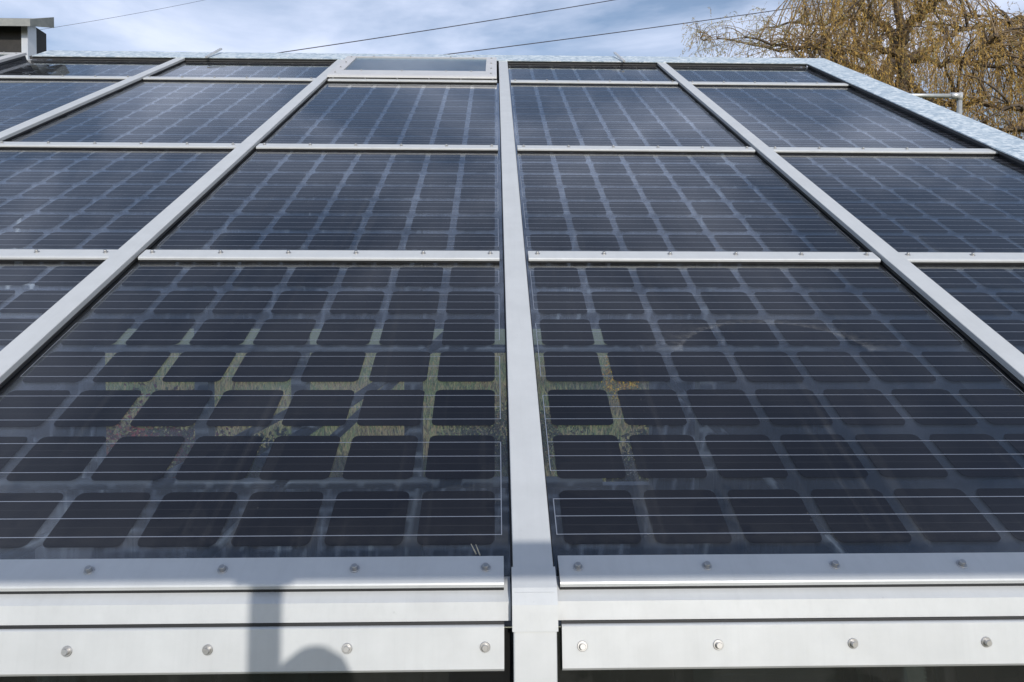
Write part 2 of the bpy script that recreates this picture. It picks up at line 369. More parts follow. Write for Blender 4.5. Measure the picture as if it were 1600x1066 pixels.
# ------------------------------------------------------------------ glazing bars (mullions) running up the roof
def cap_profile(hw, n0, n1, c=.0025):
    return [(-hw, n0), (hw, n0), (hw, n1 - c), (hw - c * .3, n1 - c * .3), (hw - c, n1), (-hw + c, n1), (-hw + c * .3, n1 - c * .3), (-hw, n1 - c)]
MTXT = {'C': 'central silver bar running up the middle of the glass roof', 'R': 'silver bar running up the roof between centre and right zinc edge',
        'L': 'silver bar running up the roof, next left of the central one', 'K': 'silver bar running up the roof, second left of the central one',
        'J': 'short visible silver bar at far left under the rooftop block'}
for key, uc in MULL.items():
    vtop = 6.605; v0 = .872
    t = thing('glazing_bar', MTXT[key], 'glazing bar', ROOF @ T3(uc, 0, 0), 'silver bars running up the roof')
    k = MB(); k.extr_y(cap_profile(.0378, .0125, .030), v0, vtop); link('bar_cap', k.mesh('bar_cap', M['silver']), IDENT, t)
    k = MB(); k.box((-.0415, .935, .0045), (.0415, 6.60, .0122)); link('rubber_gasket', k.mesh('rubber_gasket', M['rubber']), IDENT, t)
    k = MB(); k.box((-.036, .90, -.13), (.036, 6.55, -.017)); link('rafter_profile', k.mesh('rafter_profile', M['frame']), IDENT, t)
    if key == 'C':
        # bent cover sleeve over the eave joint
        P0 = ROOF.inverted() @ FAC
        a = [(.0, .0225), (0, .0245)]
        k = MB(); hw_ = .0395
        def fp(v, n): q = P0 @ Vector((0, v, n)); return (q.y, q.z)
        e0 = fp(-.045, .0335); e1 = fp(-.045, .0315)
        bend = fp(.0135, .0335)
        k.extr_x([e1, e0, fp(.0000, .0335), (.8805, .0328), (.929, .0328), (.929, .0308), (.882, .0303), fp(.0, .0315)][::-1], -hw_, hw_)
        for sx_ in (-1, 1):
            x0, x1 = sorted((sx_ * hw_, sx_ * (hw_ + .0012)))
            k.extr_x([fp(-.045, .010), fp(-.045, .0335), fp(.0, .0335), (.8805, .0328), (.929, .0328), (.929, .012), (.89, .004)][::-1], x0, x1)
        link('cover_sleeve', k.mesh('cover_sleeve', M['silver']), IDENT, t)

# ------------------------------------------------------------------ eave: flange, bent drip strip and lower flange of every bay
EVTXT = {'A': 'right of the central bar', 'B': 'left of the central bar', 'D': 'second bay left of centre', 'G': 'bay beside right zinc edge'}
for bay in 'ABDG':
    uc = BAYS[bay]; x0, x1 = -.650, .648
    t = thing('eave_flange', 'broad silver screwed flange at the foot of the glass, ' + EVTXT[bay], 'flange', ROOF @ T3(uc, .934, 0), 'silver flanges along the eave')
    link('bar_plate', flat_bar(bay, x0, x1, -.0335, .034), IDENT, t)
    k = MB(); k.box((x0, -.0322, .0018), (x1, .030, .0158)); link('rubber_gasket', k.mesh('rubber_gasket', M['rubber']), IDENT, t)
    for x in SCR: screw(t, x, .0045, .0199)
    # bent strip
    P0 = ROOF.inverted() @ FAC
    k = MB(); q0 = P0 @ Vector((0, -.0330, 0)); q1 = P0 @ Vector((0, -.0330, -.003)); q2 = P0 @ Vector((0, -.001, -.003))
    k.extr_x([(q1.y, q1.z), (q0.y, q0.z), (.877, 0.), (.934, .0015), (.934, -.0015), (q2.y, q2.z)][::-1], x0 - .012, x1 + .012)
    s = link('drip_strip', k.mesh('drip_strip', M['silver']), ROOF @ T3(uc, 0, 0))
    tag(s, 'bent silver drip strip below the screwed flange, ' + EVTXT[bay], 'drip strip', 'bent drip strips along the eave')
    t = thing('facade_flange', 'lowest silver screwed flange above the facade glass, ' + EVTXT[bay], 'flange', FAC @ T3(uc, -.075, 0), 'silver flanges on the facade')
    k = MB(); a_, b_ = -.0425, .0370
    k.extr_x([(a_, .004), (a_ + .0015, .004), (a_ + .004, .0105), (b_ - .003, .0105), (b_ - .0015, .006), (b_, .006), (b_ - .0012, .0115), (b_ - .003, .0135), (a_ + .0055, .0135), (a_ + .001, .0085)], x0, x1)
    link('bar_plate', k.mesh('bar_plate', M['silver']), IDENT, t)
    k = MB(); k.box((x0, -.036, -.006), (x1, .0412, .0048)); link('rubber_gasket', k.mesh('rubber_gasket', M['rubber']), IDENT, t)  # black edge juts out to draw the shadow line above the flange
    for x in SCR: screw(t, x, .0005, .0133)
    k = MB(); k.box((-.665, -3.20, -.012), (.665, -.046, -.004))
    tag(link('facade_glass', k.mesh('facade_glass', M['fglass']), FAC @ T3(uc, 0, 0)), 'dark upright facade glass under the lowest flange, ' + EVTXT[bay], 'window pane', 'facade panes under the eave')
for key in 'CRL':
    k = MB(); k.extr_y(cap_profile(.0385, .008, .0300), -3.2, -.0445 if key == 'C' else .005)
    k.box((-.03, -3.2, -.12), (.03, -.04, .0078))
    tag(link('facade_mullion', k.mesh('facade_mullion', M['silver']), FAC @ T3(MULL[key], 0, 0)),
        {'C': 'silver facade upright continuing the central bar below its sleeve', 'R': 'silver facade upright under the bar right of centre', 'L': 'silver facade upright under the bar left of centre'}[key],
        'facade upright', 'silver uprights of the facade')
# ------------------------------------------------------------------ zinc flashings
def sheet(name, pts, thick, x0, x1, m, mtx, axis='x'):
    k = MB(); prof = list(pts) + [(y, z - thick) for y, z in reversed(pts)]
    (k.extr_x if axis == 'x' else k.extr_y)(prof[::-1] if axis == 'x' else prof[::-1], x0, x1); return link(name, k.mesh(name, m), mtx)
t = thing('zinc_flashing', 'pale blue galvanised flashing along the top edge of the roof', 'flashing', ROOF @ T3(0, 6.6, 0))
k = MB(); k.extr_x([(.0, .030), (.0, .036), (.27, .040), (.285, .02), (.285, -.25), (.282, -.25), (.282, .016), (.268, .036), (.004, .032), (.004, .030)][::-1], -4.02, 2.722)
k.poly([(2.722, 0, .036), (2.995, .285, .036 + .0), (2.722, .27, .040)], [(0, 1, 2)])
link('zinc_sheet', k.mesh('zinc_sheet', M['zinc']), IDENT, t)
k = MB(); k.box((-4.05, .012, .004), (2.73, .05, .0305)); link('edge_fold', k.mesh('edge_fold', M['dkzinc']), IDENT, t)
t = thing('zinc_flashing', 'wide galvanised flashing sloping down along the right edge of the roof', 'flashing', ROOF @ T3(2.722, 0, 0))
k = MB(); k.extr_y([(0, .030), (.004, .030), (.004, .032), (.262, .034), (.270, .015), (.270, -.25), (.274, -.25), (.274, .018), (.266, .038), (0, .0362)], .85, 6.885)
link('zinc_sheet', k.mesh('zinc_sheet', M['zinc']), IDENT, t)
k = MB(); k.box((.006, .86, .0145), (.05, 6.6, .0300)); link('edge_fold', k.mesh('edge_fold', M['dkzinc']), IDENT, t)
k = MB(); k.box((.016, .86, -.02), (.05, 6.6, .0143)); link('rubber_gasket', k.mesh('rubber_gasket', M['rubber']), IDENT, t)
for x, lab in ((1.085, 'small folded clip on the top flashing right of centre'), (-2.53, 'small folded clip on the top flashing left of the roof window')):
    s_ = 1 if x < 0 else -1
    k = MB(); k.poly([(0, 0, 0), (.02, 0, 0), (.02 + s_ * .05, .25, .03), (s_ * .05, .25, .03), (0, 0, .012), (.02, 0, .012), (.02 + s_ * .05, .25, .045), (s_ * .05, .25, .045)],
           [(3, 2, 1, 0), (4, 5, 6, 7), (0, 1, 5, 4), (1, 2, 6, 5), (2, 3, 7, 6), (3, 0, 4, 7)])
    tag(link('edge_clip', k.mesh('edge_clip', M['bright']), ROOF @ T3(x, 6.57, .0375)), lab, 'clip', 'folded clips on the top flashing')

# ------------------------------------------------------------------ roof windows
def roof_window(u0, u1, label):
    t = thing('roof_window', label, 'roof window', ROOF @ T3((u0 + u1) / 2, 6.2, 0), 'grey framed roof windows at the top edge')
    h = (u1 - u0) / 2; fr = .088; v0, v1 = -.40, .47
    k = MB(); n0, n1 = .030, .050
    k.box((-h, v0 + .0, n0), (-h + fr, v1, n1)); k.box((h - fr, v0, n0), (h, v1, n1))
    k.box((-h + fr, v1 - .055, n0), (h - fr, v1, n1 - .0005)); k.box((-h + fr, v0, n0), (h - fr, v0 + .185, n1 - .0005))
    k.extr_x([(v0 - .0, n0), (v0 - .0, n1 - .0007), (v0 - .024, n1 - .006), (v0 - .028, n0 + .002), (v0 - .024, n0)], -h, h)
    link('sash_frame', k.mesh('sash_frame', M['pinkish']), IDENT, t)
    k = MB(); k.box((-h + fr - .01, v0 + .18, .036), (h - fr + .01, v1 - .05, .044)); link('glass_pane', k.mesh('window_pane', M['wglass']), IDENT, t)
    k = MB(); k.box((-h + fr - .012, v0 + .17, .026), (h - fr + .012, v1 - .045, .0298)); link('backing_sheet', k.mesh('backing_sheet', M['frame']), IDENT, t)
    k = MB(); k.box((-h + .01, v0 + .01, -.02), (h - .01, v1 - .01, .0255)); link('curb', k.mesh('curb', M['dkzinc']), IDENT, t)
    k = MB(); k.box((-h + .02, v0 + .0, .003), (h - .02, v0 + .008, .022)); link('sill_strip', k.mesh('sill_strip', M['pinkish']), IDENT, t)
    for x in (-h + .045, h - .045):
        for y in (-.33, -.10, .14, .40): screw(t, x, y, n1 - .001)
    for x in (-.42, -.1, .25, .45): screw(t, x, v0 + .165, n1 - .002); screw(t, x, v1 - .025, n1 - .002)
roof_window(-1.325, -.020, 'grey framed roof window between the panels beside the central bar')
roof_window(-5.35, -4.10, 'grey framed roof window cut by the left edge of the photo')

# ------------------------------------------------------------------ block on the roof at the left
k_ = {}
Yb = 6.15
P = lambda x, y, Y=Yb: at(x, y, Y)
c0 = P(33, 42); c1 = P(43, 42); zb = P(45, 86).z - .6; zt = P(43, 41.5).z + .045
m, N, L, b = mat('dark slate cladding', (.022, .02, .018), .6); n = noise(N, L, 12, 6, .7, 'World'); r = ramp(N, L, n.outputs['Fac'], [(.3, (.016, .015, .013)), (.7, (.035, .03, .027))]); L.new(r.outputs[0], b.inputs['Base Color']); M['slate'] = m
m, N, L, b = mat('weathered cap concrete', (.3, .31, .3), .8); n = noise(N, L, 7, 7, .7, 'World'); r = ramp(N, L, n.outputs['Fac'], [(.3, (.20, .21, .205)), (.7, (.36, .36, .34))]); L.new(r.outputs[0], b.inputs['Base Color']); M['capstone'] = m
t = thing('rooftop_block', 'dark block with pale corner post and grey cap above the roof edge', 'chimney', Matrix.Translation((c0.x, Yb, zb)))
xr = P(74, 60, Yb + .5).x
k = MB(); k.box((c0.x - 1.6, Yb + .02, zb), (c0.x, Yb + .30, zt)); k.box((c0.x, Yb + .128, zb), (c1.x - .004, Yb + .28, zt))
link('dark_wall', k.mesh('dark_wall', M['slate']), Matrix.Translation((-c0.x, -Yb, -zb)), t)
xs = c1.x
k = MB(); k.poly([(c0.x, Yb, zb), (c1.x, Yb, zb), (xs, Yb + .125, zb), (c0.x, Yb + .125, zb), (c0.x, Yb, zt), (c1.x, Yb, zt), (xs, Yb + .125, zt), (c0.x, Yb + .125, zt)],
                 [(3, 2, 1, 0), (4, 5, 6, 7), (0, 1, 5, 4), (1, 2, 6, 5), (2, 3, 7, 6), (3, 0, 4, 7)])
link('corner_post', k.mesh('corner_post', M['bright']), Matrix.Translation((-c0.x, -Yb, -zb)), t)
f0 = P(47, 30, Yb - .12); f1 = P(47, 41, Yb - .12); e0 = P(85, 27, Yb + .23); e1 = P(85, 44, Yb + .23)
k = MB(); xl = c0.x - 1.8
A = [(xl, Yb - .12, f1.z), (f0.x, Yb - .12, f1.z), (f0.x, Yb + .23, e1.z), (f0.x - .2, Yb + .26, e1.z + .05), (xl, Yb + .26, f1.z)]
Bt = [(xl, Yb - .12, f0.z + .012), (f0.x, Yb - .12, f0.z), (f0.x, Yb + .23, e0.z), (f0.x - .2, Yb + .26, e0.z), (xl, Yb + .26, e0.z)]
k.poly(A + Bt, [(4, 3, 2, 1, 0), (5, 6, 7, 8, 9)] + [(i, (i + 1) % 5, 5 + (i + 1) % 5, 5 + i) for i in range(5)])
link('cap_slab', k.mesh('cap_slab', M['capstone']), Matrix.Translation((-c0.x, -Yb, -zb)), t)

# ------------------------------------------------------------------ walls and frame below the roof
def rp(u, v, n): return ROOF @ Vector((u, v, n))
ztop = rp(0, 6.75, -.14).z; yb = rp(0, 6.75, -.14).y
k = MB(); zh = at(600, 514, yb).z
xo0, xo1 = at(150, 560, yb).x, at(1020, 560, yb).x
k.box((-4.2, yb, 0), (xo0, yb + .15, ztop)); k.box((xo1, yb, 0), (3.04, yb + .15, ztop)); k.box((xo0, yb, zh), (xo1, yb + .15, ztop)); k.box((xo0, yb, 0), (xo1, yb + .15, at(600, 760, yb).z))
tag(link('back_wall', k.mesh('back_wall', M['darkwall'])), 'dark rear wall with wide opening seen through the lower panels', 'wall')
def added_side_wall(x, label):  # walls added to keep the space under the roof dark
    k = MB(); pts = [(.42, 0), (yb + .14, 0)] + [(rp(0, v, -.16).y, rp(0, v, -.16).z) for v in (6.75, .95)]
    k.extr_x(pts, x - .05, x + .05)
    tag(link('added_side_wall', k.mesh('added_side_wall', M['darkwall'])), label, 'wall')
added_side_wall(-4.26, 'added wall keeping light out under the left end of the glass roof')
added_side_wall(3.0, 'added wall keeping light out under the zinc edge on the right')
def tubeobj(name, a, b_, r_, label, cat, m, group=None, seg=10):
    k = MB(); k.tube([a, b_], r_, seg); return tag(link(name, k.mesh(name, m)), label, cat, group)
Ya, Yc = 3.0, 4.6
a = at(60, 757, Ya); b_ = at(800, 755, Ya); tubeobj('frame_tube', (-4.2, Ya, a.z), (.5, Ya, a.z), .028, 'pale horizontal steel tube seen through the lowest left panel', 'tube', M['frame'], 'steel tubes under the glass roof')
a = at(600, 545, Yc); tubeobj('frame_tube', (-4.2, Yc, a.z), (2.95, Yc, a.z), .030, 'long horizontal steel tube crossing behind both lowest panels', 'tube', M['frame'], 'steel tubes under the glass roof')
for j, (px, dpx) in enumerate(((332, 20), (478, 22), (650, 26), (1092, 22))):
    q = at(px, 640, Yc + .3); w_ = dpx / CF * (Yc + .8) / 2
    k = MB(); k.box((q.x - w_, Yc + .10, 0), (q.x + w_, Yc + .22, rp(0, 5.0, -.14).z))
    tag(link('steel_post', k.mesh('steel_post', M['frame'])), ['leftmost blue grey steel post under the roof', 'blue grey steel post behind the left panel, second from left', 'blue grey steel post nearest the central bar', 'blue grey steel post behind the lowest right panel'][j], 'post', 'steel posts under the glass roof')
for j, (q0, q1) in enumerate((((735, 505), (560, 620)), ((655, 560), (440, 760)), ((420, 660), (150, 800)), ((1010, 560), (1210, 760)))):
    a = at(*q0, 3.9); b_ = at(*q1, 3.0); d = (b_ - a)
    tubeobj('diagonal_brace', a - d * .3, b_ + d * .6, .024, ['diagonal brace nearest the central bar behind the lowest left panel', 'long diagonal brace in the middle of the lowest left panel', 'diagonal brace low at the left in the lowest left panel', 'diagonal brace behind the lowest right panel'][j], 'brace', M['frame'], 'diagonal braces under the glass roof')

# white window frame standing inside at the left, and slats added behind the facade glass for its stripes
t = thing('window_frame', 'white window frame seen through the panels at the left edge', 'window frame', Matrix.Translation((0, 0, 0)))
m_wh = mat('white paint', (.75, .77, .74), .6)[0]
k = MB(); a = at(30, 500, 5.2); w_ = .028
for px_, x0, x1 in ((446, -25, 55), (490, -30, 60), (388, -20, 45)):
    q0, q1 = at(x0, px_, 5.2), at(x1, px_, 5.2); k.box((q0.x, 5.2, q0.z - .03), (q1.x, 5.24, q0.z + .012))
link('rail', k.mesh('rail', m_wh), IDENT, t)
for px_ in (30, -22):
    q = at(px_, 400, 5.2); k = MB(); k.box((q.x - w_, 5.185, at(30, 497, 5.2).z), (q.x + w_, 5.199, at(30, 335, 5.2).z)); link('stile', k.mesh('stile', m_wh), IDENT, t)
t = thing('added_slats', 'added grey slats with dark bars behind the facade glass at lower right', 'screen', Matrix.Translation((0, 0, 0)))
q0, q1 = at(1085, 1042, 3.4), at(1720, 1042, 3.4); zb_ = at(1300, 1110, 3.4).z; k = MB()
for i in range(16):
    z = q0.z + .05 - i * .026; k.poly([(q0.x, 3.4, z), (q1.x, 3.4, z), (q1.x, 3.43, z + .02), (q0.x, 3.43, z + .02), (q0.x, 3.405, z - .004), (q1.x, 3.405, z - .004), (q1.x, 3.435, z + .016), (q0.x, 3.435, z + .016)], [(0, 1, 2, 3), (7, 6, 5, 4), (0, 4, 5, 1), (2, 6, 7, 3)])
link('slats', k.mesh('slats', M['galv']), IDENT, t)
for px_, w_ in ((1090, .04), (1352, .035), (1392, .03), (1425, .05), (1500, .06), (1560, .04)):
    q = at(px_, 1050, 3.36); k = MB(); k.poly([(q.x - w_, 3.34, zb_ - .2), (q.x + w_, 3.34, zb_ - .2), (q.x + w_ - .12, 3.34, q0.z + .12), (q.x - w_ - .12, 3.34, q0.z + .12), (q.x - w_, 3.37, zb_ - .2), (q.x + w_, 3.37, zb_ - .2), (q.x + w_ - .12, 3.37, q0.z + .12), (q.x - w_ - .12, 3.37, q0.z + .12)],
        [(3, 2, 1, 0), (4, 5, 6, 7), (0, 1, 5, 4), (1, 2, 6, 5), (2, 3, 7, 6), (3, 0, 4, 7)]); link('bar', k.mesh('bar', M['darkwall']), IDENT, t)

# ------------------------------------------------------------------ galvanised handrail beyond the right edge
Yr = 7.2
p0, p1, p2 = at(1499.5, 146, Yr), at(1496, 150, Yr), at(1380, 149, Yr)
t = thing('handrail', 'galvanised tube handrail standing beyond the right zinc edge', 'handrail', Matrix.Translation((p0.x, p0.y, 0)))
O = Matrix.Translation((-p0.x, -p0.y, 0))
k = MB(); k.tube([(p0.x, Yr, 0), (p0.x, Yr, p0.z)], .026, 14); link('post', k.mesh('post', M['galv']), O, t)
k = MB(); k.tube([p2, (p0.x, Yr, p1.z)], .022, 12); link('rail', k.mesh('rail', M['galv']), O, t)
k = MB(); k.tube([(p0.x - .10, Yr, p1.z), (p0.x + .0, Yr, p1.z)], .034, 12); k.tube([(p0.x, Yr, p1.z - .045), (p0.x, Yr, p1.z + .03)], .032, 12); link('tube_coupler', k.mesh('tube_coupler', M['bright']), O, t)

# ------------------------------------------------------------------ overhead wires
m_w = mat('wire', (.05, .045, .06), .6)[0]
for (q0, q1, rr, lab) in (((440, 82), (960, 0), .0125, 'dark overhead wire rising from left of the roof window'), ((715, 83), (1270, 8), .0125, 'dark overhead wire rising behind the willow'), ((85, 43), (330, -2), .0045, 'very thin faint overhead wire above the rooftop block')):
    a = at(*q0, 20); b_ = at(*q1, 23); d = b_ - a; k = MB()
    pts = []
    for i in range(25):
        f_ = -.9 + i / 24 * 3.2; pts.append(a + d * f_ + Vector((0, 0, .12 * (f_ - .0) * (f_ - 1))))
    k.tube(pts, rr, 6); tag(link('overhead_wire', k.mesh('overhead_wire', m_w)), lab, 'wire', 'overhead wires')

# ------------------------------------------------------------------ two dry straws on the glass
m_s = mat('dry straw', (.55, .5, .38), .7)[0]
for (x0, y0, x1, y1, lab) in ((744, 866, 736, 850, 'shorter dry straw on the glass above the left flange'), (750, 868, 743.5, 851, 'longer dry straw on the glass above the left flange')):
    def onroof(x, y, n):
        d = _fw + _r * ((x - 800) / CF) + _u * ((533 - y) / CF); C = Vector((CU, 0, CN)); return ROOF @ (C + d * ((n - CN) / d.z))
    k = MB(); k.tube([onroof(x0, y0, .0065), onroof(x1, y1, .012)], [.0016, .0008], 6); tag(link('straw', k.mesh('straw', m_s)), lab, 'straw', 'dry straws')

# ------------------------------------------------------------------ foliage
def leaf_cloud(name, C, D, ln, wd, mats, mi, parent=None, mtx=IDENT):
    """one four-sided blade per row of C (centre), D (direction)"""
    n = len(C); D = D / np.linalg.norm(D, axis=1, keepdims=True)
    R = RNG.normal(size=(n, 3)); Wd = np.cross(D, R); Wd /= np.linalg.norm(Wd, axis=1, keepdims=True)
    ln = np.broadcast_to(ln, (n,))[:, None]; wd = np.broadcast_to(wd, (n,))[:, None]
    V = np.stack([C, C + D * ln * .45 + Wd * wd, C + D * ln, C + D * ln * .45 - Wd * wd], 1).reshape(-1, 3)
    me = bpy.data.meshes.new(name); me.vertices.add(4 * n); me.vertices.foreach_set('co', V.ravel())
    me.loops.add(4 * n); me.loops.foreach_set('vertex_index', np.arange(4 * n)); me.polygons.add(n)
    me.polygons.foreach_set('loop_start', np.arange(n) * 4); me.polygons.foreach_set('loop_total', np.full(n, 4))
    for m in mats: me.materials.append(m)
    me.polygons.foreach_set('material_index', mi); me.update(calc_edges=True); me.validate()
    return link(name, me, mtx, parent)
def leafmat(name, c):
    m, N, L, b = mat(name, c, .6, 0, .3)
    b.inputs['Subsurface Weight'].default_value = 0
    N.remove(b); o = [x for x in N if x.type == 'OUTPUT_MATERIAL'][0]
    d = N.new('ShaderNodeBsdfDiffuse'); d.inputs[0].default_value = (*c, 1); t_ = N.new('ShaderNodeBsdfTranslucent'); t_.inputs[0].default_value = (*c, 1)
    mx = N.new('ShaderNodeMixShader'); mx.inputs[0].default_value = .35; L.new(d.outputs[0], mx.inputs[1]); L.new(t_.outputs[0], mx.inputs[2]); L.new(mx.outputs[0], o.inputs[0]); return m
LEAF = [leafmat('gold leaf', (.64, .42, .13)), leafmat('ochre leaf', (.50, .34, .14)), leafmat('olive leaf', (.38, .34, .16)), leafmat('pale leaf', (.66, .58, .34)), leafmat('brown leaf', (.36, .24, .11))]
m, N, L, b = mat('willow bark', (.10, .08, .06), .9); n = noise(N, L, 9, 7, .75, 'World', (3, 3, .6)); r = ramp(N, L, n.outputs['Fac'], [(.3, (.05, .038, .028)), (.7, (.17, .13, .10))]); L.new(r.outputs[0], b.inputs['Base Color']); bump(N, L, b, n.outputs['Fac'], .8, .03); BARK = m
TWIG = [leafmat('twig gold', (.46, .31, .13)), leafmat('twig brown', (.20, .13, .08))]

YT = 20.0
base = at(1402, 170, YT); base.z = 0
tree = thing('willow_tree', 'tall weeping willow with golden autumn leaves behind the right roof edge', 'tree', Matrix.Translation(base))
TO = Matrix.Translation(-base)
def px(pts, y0=0., y1=0.):
    n = len(pts); return [at(x, y, YT + y0 + (y1 - y0) * i / max(1, n - 1)) for i, (x, y) in enumerate(pts)]
def rough(pts, amp, sub=4):
    out = []
    for a, b_ in zip(pts[:-1], pts[1:]):
        for i in range(sub): out.append(a.lerp(b_, i / sub) + (Vector(RNG.normal(size=3)) * amp if (i or out) else Vector((0, 0, 0))))
    return out + [pts[-1]]
limbs = [
 ([(1393, 300), (1382, 122), (1393, 96), (1402, 80)], 0, .2, .26, .17), ([(1425, 300), (1412, 138), (1408, 109), (1403, 82)], 0, -.1, .24, .16),
 ([(1402, 82), (1412, 62), (1425, 34), (1448, 15), (1470, -4), (1510, -45)], 0, -1.5, .17, .05), ([(1402, 84), (1393, 51), (1371, 30), (1348, 17), (1325, -15)], 0, 1.5, .14, .04),
 ([(1400, 90), (1371, 73), (1344, 86), (1300, 80), (1240, 74), (1165, 58)], 0, -2.5, .10, .025), ([(1408, 96), (1436, 81), (1474, 62), (1498, 47), (1560, 36), (1620, 30)], 0, 2.0, .11, .03),
 ([(1410, 100), (1433, 92), (1500, 98), (1560, 104), (1640, 112)], 0, -2.0, .09, .03), ([(1371, 30), (1330, 26), (1285, 40), (1240, 36), (1195, 44)], 1, 3, .07, .02),
 ([(1412, 60), (1400, 10), (1385, -60), (1380, -110)], 0, 1, .13, .04), ([(1385, 120), (1330, 100), (1270, 92), (1200, 76), (1120, 60)], 0, 2, .08, .02),
 ([(1412, 125), (1485, 168), (1535, 163), (1600, 172)], 0, -3, .09, .05), ([(1520, 208), (1573, 206), (1600, 198), (1680, 190)], -2, -3, .08, .05),
 ([(1538, 72), (1550, 63), (1561, 56)], -1, -1.3, .06, .07), ([(1500, 98), (1540, 72), (1580, 55), (1640, 20)], -1, 1, .05, .02), ([(1448, 15), (1480, 30), (1530, 20), (1590, 45)], -1, 2, .05, .02),
 ([(1100, 64), (1090, 50), (1100, 38)], 2, 2, .012, .006)]
k = MB(); anchors = []
k.tube(rough([base, base + Vector((.1, 0, 4)), at(1400, 230, YT)], .04, 5), [.42] * 5 + [.36] * 5 + [.3], 12)
LP = []
for pts, y0, y1, r0, r1 in limbs:
    P_ = rough(px(pts, y0, y1), .05, 4); n = len(P_)
    k.tube(P_, [r0 + (r1 - r0) * i / (n - 1) for i in range(n)], 8); LP += P_
LP_np = np.array([list(p) for p in LP])
# twigs from the limbs to points spread through the crown
poly = [(1062, 60), (1082, 42), (1130, 24), (1165, 30), (1205, 16), (1228, -6), (1262, -60), (1350, -120), (1450, -115), (1515, -18), (1550, 14), (1605, 26), (1700, 40), (1760, 260), (1480, 260), (1300, 200), (1180, 110), (1085, 110)]
def inside(x, y):
    c = False; j = len(poly) - 1
    for i in range(len(poly)):
        (xi, yi), (xj, yj) = poly[i], poly[j]
        if (yi > y) != (yj > y) and x < (xj - xi) * (y - yi) / (yj - yi) + xi: c = not c
        j = i
    return c
NA = 0; SC, SD, SL, SW, SM = [], [], [], [], []      # leaves
TC, TD, TL, TM = [], [], [], []                      # strand pieces
tw = MB()
while NA < 1100:
    x, y = RNG.uniform(1065, 1750), RNG.uniform(-120, 255)
    if not inside(x, y): continue
    if x < 1230 and RNG.random() < .30: continue
    NA += 1
    A_ = at(x, y, YT + RNG.uniform(-3.2, 3.2)); d2 = ((LP_np - np.array(A_)) ** 2).sum(1)
    B_ = Vector(LP_np[RNG.choice(np.argsort(d2)[:8])])
    mid = A_.lerp(B_, .45) + Vector((RNG.normal() * .15, RNG.normal() * .15, .35 + .25 * RNG.random()))
    pts = [B_ * (1 - t) ** 2 + mid * 2 * t * (1 - t) + A_ * t ** 2 for t in np.linspace(0, 1, 7)]
    rr = (.013 + .014 * RNG.random()) * (.55 if x < 1240 else 2.2 if NA % 9 == 0 else .85); (k if rr > .03 else tw).tube(pts, [rr * (1 - .75 * i / 6) for i in range(7)], 5, 0, False)
    out = (A_ - B_); out.z = 0; out = out.normalized() if out.length > 1e-3 else Vector((1, 0, 0))
    left = x < 1235
    for s_ in range(RNG.integers(3, 5)):
        st = pts[int(RNG.integers(3, 7))].copy(); dr = (out * RNG.uniform(.2, 1.) + Vector(RNG.normal(size=3)) * .45 + Vector((0, 0, .3))).normalized()
        length = RNG.uniform(.35, .9) if left else RNG.uniform(.6, 2.4); step = .07; n = int(length / step); p = st; mc = RNG.random()
        for i in range(n):
            dr = (dr + Vector((0, 0, -.16 - .1 * (not left))) + Vector(RNG.normal(size=3)) * .07).normalized(); q = p + dr * step
            TC.append(p); TD.append(dr); TL.append(step * 1.08); TM.append(0 if mc > .45 else 1)
            for e in range(2 if RNG.random() < (.45 if left else .62) else 1):
                if RNG.random() < .10: continue
                ld = (dr + Vector(RNG.normal(size=3)) * .55 + Vector((0, 0, -.35)))
                SC.append(p.lerp(q, RNG.random())); SD.append(ld); SL.append(RNG.uniform(.06, .12)); SW.append(RNG.uniform(.006, .0115))
                a_ = RNG.random()
                SM.append((2 if a_ < .42 else 3 if a_ < .72 else 1 if a_ < .9 else 4) if left else (0 if mc > .55 and a_ < .6 else 1 if a_ < .35 else 2 if a_ < .6 else 4 if a_ < .85 else 0))
            p = q
link('trunk', k.mesh('trunk', BARK), TO, tree)
link('twigs', tw.mesh('twigs', mat('young willow bark', (.24, .17, .10), .85)[0]), TO, tree)
leaf_cloud('strands', np.array([list(v) for v in TC]), np.array([list(v) for v in TD]), np.array(TL), .0032, TWIG, np.array(TM), tree, TO)
leaf_cloud('crown', np.array([list(v) for v in SC]), np.array([list(v) for v in SD]), np.array(SL), np.array(SW), LEAF, np.array(SM), tree, TO)
print('leaves', len(SC), len(TC))

def bush(pos, w, h, n, mats, label, name='bush'):
    t = thing(name, label, 'shrub', Matrix.Translation(pos), 'autumn shrubs on the meadow')
    ph = RNG.uniform(0, 2 * np.pi, n); cz = RNG.uniform(-1, 1, n); rad = RNG.uniform(.3, 1, n) ** .5 * (1 + .25 * np.sin(5 * ph))
    C = np.stack([np.cos(ph) * np.sqrt(1 - cz ** 2) * rad * w, np.sin(ph) * np.sqrt(1 - cz ** 2) * rad * w, h * (.55 + .45 * cz * rad)], 1)
    leaf_cloud('foliage', C, RNG.normal(size=(n, 3)), RNG.uniform(.06, .14, n), RNG.uniform(.02, .045, n), mats, RNG.integers(0, len(mats), n), t)
    k = MB()
    for i in range(7):
        a = i * .9; k.tube([(0, 0, 0), (.3 * w * math.cos(a), .3 * w * math.sin(a), h * .4), (.7 * w * math.cos(a), .7 * w * math.sin(a), h * .85)], [.03, .02, .008], 5)
    link('stem', k.mesh('stem', BARK), IDENT, t)
yl = [leafmat('yellow leaf', (.62, .42, .04)), leafmat('orange leaf', (.50, .26, .03)), leafmat('green leaf', (.12, .15, .04))]
rd = [leafmat('red leaf', (.22, .06, .05)), leafmat('dull red leaf', (.15, .08, .05)), leafmat('dry green leaf', (.13, .13, .05))]
